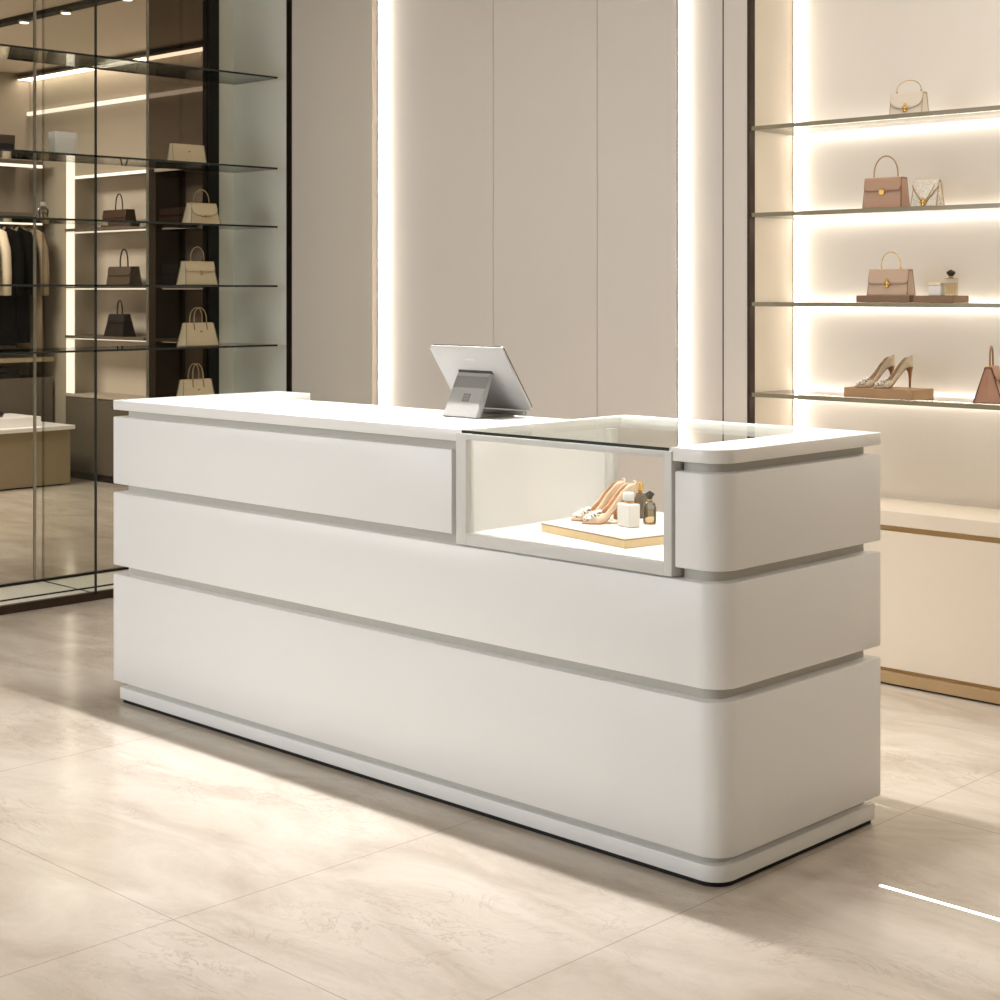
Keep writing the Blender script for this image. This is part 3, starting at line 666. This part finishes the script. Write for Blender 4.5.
perfume('faint round perfume bottle on the second display shelf near the left edge', (-7.07, 4.12, 1.8475), .05, .05, .085, 'cap', round_=True, capm=M['frame'])

# ------------------------------------------------------------------ room beyond the glass
FY = 6.98
def fz(name, m, *a, **k): return st(box(name, m, *a, **k))
fz('wall_far_upper', 'far_wall', -12.2, -7.4, FY, 7.3, 2.42, CZ)
fz('wall_far_left', 'far_wall', -12.2, -11.60, FY, 7.3, 0, 2.42)
fz('wall_far_column', 'far_dark', -10.47, -10.36, FY, 7.3, .67, 2.42)
fz('wall_far_niche', 'far_niche', -11.60, -7.4, 7.25, 7.3, .67, 2.42)
fz('wall_far_right', 'far_wall', -7.40, -7.36, 5.80, 7.3, 0, CZ)
fz('wall_far_end', 'far_wall', -12.35, -12.2, 2, 7.3, 0, CZ)
fz('wall_far_near', 'far_wall', -12.3, -7.4, 2.0, 2.1, 0, CZ)
T = thing('far_cabinet', 'brown base cabinet under the lit niches in the room beyond the glass', 'cabinet', (-9.5, 7.0, 0))
loc(box('body', 'far_dark', -11.6, -7.42, FY - .02, 7.24, .06, .655), T); loc(box('top', 'far_wall', -11.6, -7.42, FY - .03, 7.249, .655, .675, .002), T); loc(box('kick', 'dark', -11.6, -7.42, FY, 7.24, 0, .06), T)
nn = 0
for z, nm in ((2.0, 'upper'), (1.545, 'middle'), (1.145, 'lower')):
    for x0, x1, side in ((-11.598, -10.472, 'left'), (-10.358, -7.42, 'right')):
        t = box('niche_shelf', 'far_dark', x0, x1, FY - .03, 7.249, z - .022, z); tag(t, '%s shelf of the %s niche in the room beyond the glass' % (nm, side), 'shelf', 'shelves in the far niches')
        t = box('light_strip', 'led_far', x0, x1, FY + .06, FY + .09, z - .034, z - .023); tag(t, 'dim light strip under the %s shelf of the %s far niche' % (nm, side), 'light strip', 'light strips in the far niches')
for x0, x1, side in ((-11.598, -10.472, 'left'), (-10.358, -7.42, 'right')):
    t = box('light_strip', 'led_far', x0, x1, FY - .012, FY + .02, 2.398, 2.419); tag(t, 'light strip along the top of the %s niche beyond the glass' % side, 'light strip', 'light strips in the far niches')
strip('upright glowing strip left of the niches in the room beyond the glass', 'led_far', -11.60, -11.49, FY - .014, FY - .002, .68, 2.72)
strip('long light line high on the wall beyond the glass, under the cove', 'led_far', -12.19, -7.42, FY - .03, FY - .001, 2.955, 2.985)
t = obj('light_strip', bx(new(), -12.19, -7.42, FY - .12, FY - .001, 3.245, 3.262), 'led_cove', mats=['led_cove', 'far_wall'], picker=lambda f: 0 if f.normal.z < -.9 else 1); tag(t, 'cove light glowing along the ceiling edge of the room beyond the glass', 'light strip')
T = thing('track_light', 'black ceiling track with round spotlights in the room beyond the glass', 'track light', (-9.5, 5.46, CZ))
loc(box('track', 'gap', -12, -7.42, 5.42, 5.50, CZ - .03, CZ - .001), T)
for x in (-10.2, -9.607, -9.093, -8.4):
    b = lathe(new(), [(.036, CZ - .045), (.036, CZ - .03)], x, 5.46, 16); loc(obj('spot_ring', b, 'frame'), T)
    b = lathe(new(), [(.028, CZ - .049), (.028, CZ - .044)], x, 5.46, 16); loc(obj('lens', b, 'spot_on'), T)
# dark goods in the far niches
brown = bag_mats('3C2415', '22140B'); taupe = bag_mats('4C4032', '2A231B'); blk = bag_mats('1B1612', '0C0A08'); blk2 = bag_mats('1A1512', '0E0B09')
FG = 'dark bags in the niches beyond the glass'
make_bag('reddish brown bag on the upper shelf of the far left niche', (-10.98, 7.06, 2.001), 0, .33, .13, .12, brown, wr=.97, tr=.6, fh=.5, hh=.13, hw=.15, hr=.005, clasp='small', group=FG)
make_bag('taupe bag on the middle shelf of the far left niche', (-10.91, 7.06, 1.546), 0, .32, .14, .12, taupe, wr=.97, tr=.6, fh=.5, hh=.14, hw=.17, hr=.006, clasp='small', group=FG)
make_bag('black trapezoid bag on the lower shelf of the far left niche', (-10.97, 7.06, 1.146), 0, .27, .17, .12, blk, wr=.74, tr=.5, fh=.4, hh=.11, hw=.13, hr=.006, clasp='small', group=FG)
make_bag('dark flat bag seen through the smoked pane, on the upper shelf', (-10.18, 7.06, 2.001), 0, .36, .12, .12, brown, wr=1, tr=.8, fh=.5, hh=0, handle='none', clasp='small', group=FG)
make_bag('black flat bag seen through the smoked pane, on the middle shelf', (-10.16, 7.06, 1.546), 0, .32, .15, .12, blk2, wr=1, tr=.8, fh=.5, hh=0, handle='none', clasp='small', group=FG)
# clothes rack
XR_ = -11.78
R = thing('clothes_rack', 'wall clothes rack with light bars on the left beyond the glass', 'clothes rack', (XR_, 6.3, 0))
b = tube(new(), [(XR_ - .1, 5.4, 2.085), (XR_ - .1, 6.82, 2.085)], .012, 10)
for y in (5.5, 6.15, 6.80): tube(b, [(XR_ - .1, y, 2.085), (-12.2, y, 2.085)], .010, 8)
loc(obj('rail', b, 'dark'), R)
loc(box('shelf', 'far_dark', -12.2, XR_, 5.4, 6.86, 2.10, 2.13), R)
for z in (2.045, 2.505): loc(box('light_bar', M['led_far'], XR_ - .02, XR_, 5.4, 6.86, z - .012, z + .012), R)
loc(box('shelf', 'far_dark', -12.2, XR_, 5.4, 6.86, 2.52, 2.55), R)
loc(box('shelf', 'table', -12.2, XR_ + .02, 5.4, 6.95, .93, .965), R)
loc(box('lower_cabinet', 'far_dark', -12.2, XR_, 5.4, 6.95, .0, .80), R)
def garment(label, y, col, length, kind, sh=.20, xw=.0, group='clothes on the rack beyond the glass'):
    T = thing('hanging_garment', label, 'garment', (XR_ - .10, y, 2.085), 0, group)
    m = mat('cloth_' + col, col, .95, spec=.05, noise=.08, nscale=14)
    b = new(); prof = [(-.075, .045, .030), (-.085, .10, .045), (-.115, sh, .050), (-.30, sh * .93, .055), (-.55, sh * .90, .06), (-length, sh * (1.08 if kind != 'jacket' else .95), .065)]
    rings = []
    for z, hx, hy in prof:
        hy *= .66; rings.append([b.verts.new((hx * math.copysign(abs(math.cos(a)) ** .8, math.cos(a)), (hy * math.sin(a)) * (1 + .18 * math.sin(7 * a) * (z < -.3)), z)) for a in [2 * PI * k / 28 for k in range(28)]])
    for r1, r2 in zip(rings, rings[1:]):
        for k in range(28): b.faces.new((r1[k], r1[(k + 1) % 28], r2[(k + 1) % 28], r2[k])).smooth = True
    b.faces.new(rings[0]); b.faces.new(rings[-1][::-1]); obj('body', b, m, T)
    for s in (-1, 1):
        obj('sleeve', tube(new(), [(s * (sh - .035), 0, -.125), (s * (sh + .02), .0, -.26), (s * (sh + .03), .005, -.45), (s * (sh + .025), .01, -.62)], [.034, .040, .038, .032], 12), m, T)
    h = tube(new(), [(-sh + .02, 0, -.115), (-.05, 0, -.07), (0, 0, -.055), (.05, 0, -.07), (sh - .02, 0, -.115)], .006, 8)
    tube(h, [(0, 0, -.055), (0, 0, -.02), (.012, 0, -.006), (.014, 0, .010), (0, 0, .0165), (-.013, 0, .010)], .0025, 8)
    obj('hanger', h, 'brass', T)
    if kind in ('jacket', 'shirt'):
        c = tube(new(), [(-.045, -.02, -.078), (-.02, -.045, -.12), (0, -.056, -.17), (.02, -.045, -.12), (.045, -.02, -.078)], [.016, .014, .006, .014, .016], 8); obj('collar', c, mat('collar_' + col, 'D8D0C2' if kind == 'jacket' else col, .8), T)
    return T
GAR = [(6.80, '8C7C66', 1.05, 'coat', 'taupe coat, last on the rack nearest the lit niches'),
       (6.69, '0A0908', 1.00, 'jacket', 'long black jacket with white collar, next to the taupe coat'),
       (6.58, '080706', 1.02, 'jacket', 'black suit jacket hanging in front of the long black one'),
       (6.47, 'D2C6AE', .62, 'shirt', 'ivory shirt between the black suit jacket and a beige coat'),
       (6.36, 'A8977A', .92, 'coat', 'beige coat hanging in front of the ivory shirt'),
       (6.22, '1A1613', .85, 'jacket', 'short black jacket at the left edge of the photo')]
for y, c, l, k, lb in GAR: garment(lb, y, c, l, k, sh=.19)
# display table
T = thing('display_table', 'low beige display table with stepped top beyond the glass', 'table', (-11.4, 6.1, 0))
loc(box('body', 'table', -11.70, -11.13, 5.2, 6.72, .012, .43, .003), T); loc(box('top', 'white_top', -11.72, -11.10, 5.18, 6.745, .43, .462, .003), T)
loc(box('riser', 'white_top', -11.68, -11.22, 5.3, 6.52, .462, .535, .003), T); loc(box('plinth', 'gap', -11.68, -11.17, 5.25, 6.68, 0, .012), T)
T = thing('sunglasses', 'dark sunglasses lying on the low table beyond the glass', 'sunglasses', (-11.32, 6.22, .5352), .5)
b = new()
for s in (-1, 1): ball(b, (0, s * .035, .025), .03, (.25, 1, .8), 14, 8)
obj('lenses', b, blackm, T); b = tube(new(), [(0, -.012, .03), (.002, 0, .034), (0, .012, .03)], .003, 8)
for s in (-1, 1): tube(b, [(0, s * .062, .03), (-.06, s * .064, .028), (-.13, s * .062, .006)], .0028, 8)
obj('frame', b, blackm, T)
for k in range(3):
    T = thing('folded_garment', ('grey', 'black', 'charcoal')[k] + ' folded garment in the low shelf under the clothes rack', 'garment', (-11.97, 6.05 + .27 * k, .80), 0, 'folded clothes under the rack')
    obj('fold', bx(new(), -.13, .13, -.11, .11, .001, .045, .012), mat('fold_a%d' % k, ('3A342C', '17130F', '26211B')[k], .9), T); obj('fold', bx(new(), -.125, .125, -.105, .105, .046, .085, .012), mat('fold_b%d' % k, ('4A443A', '1D1915', '2E2822')[k], .9), T)
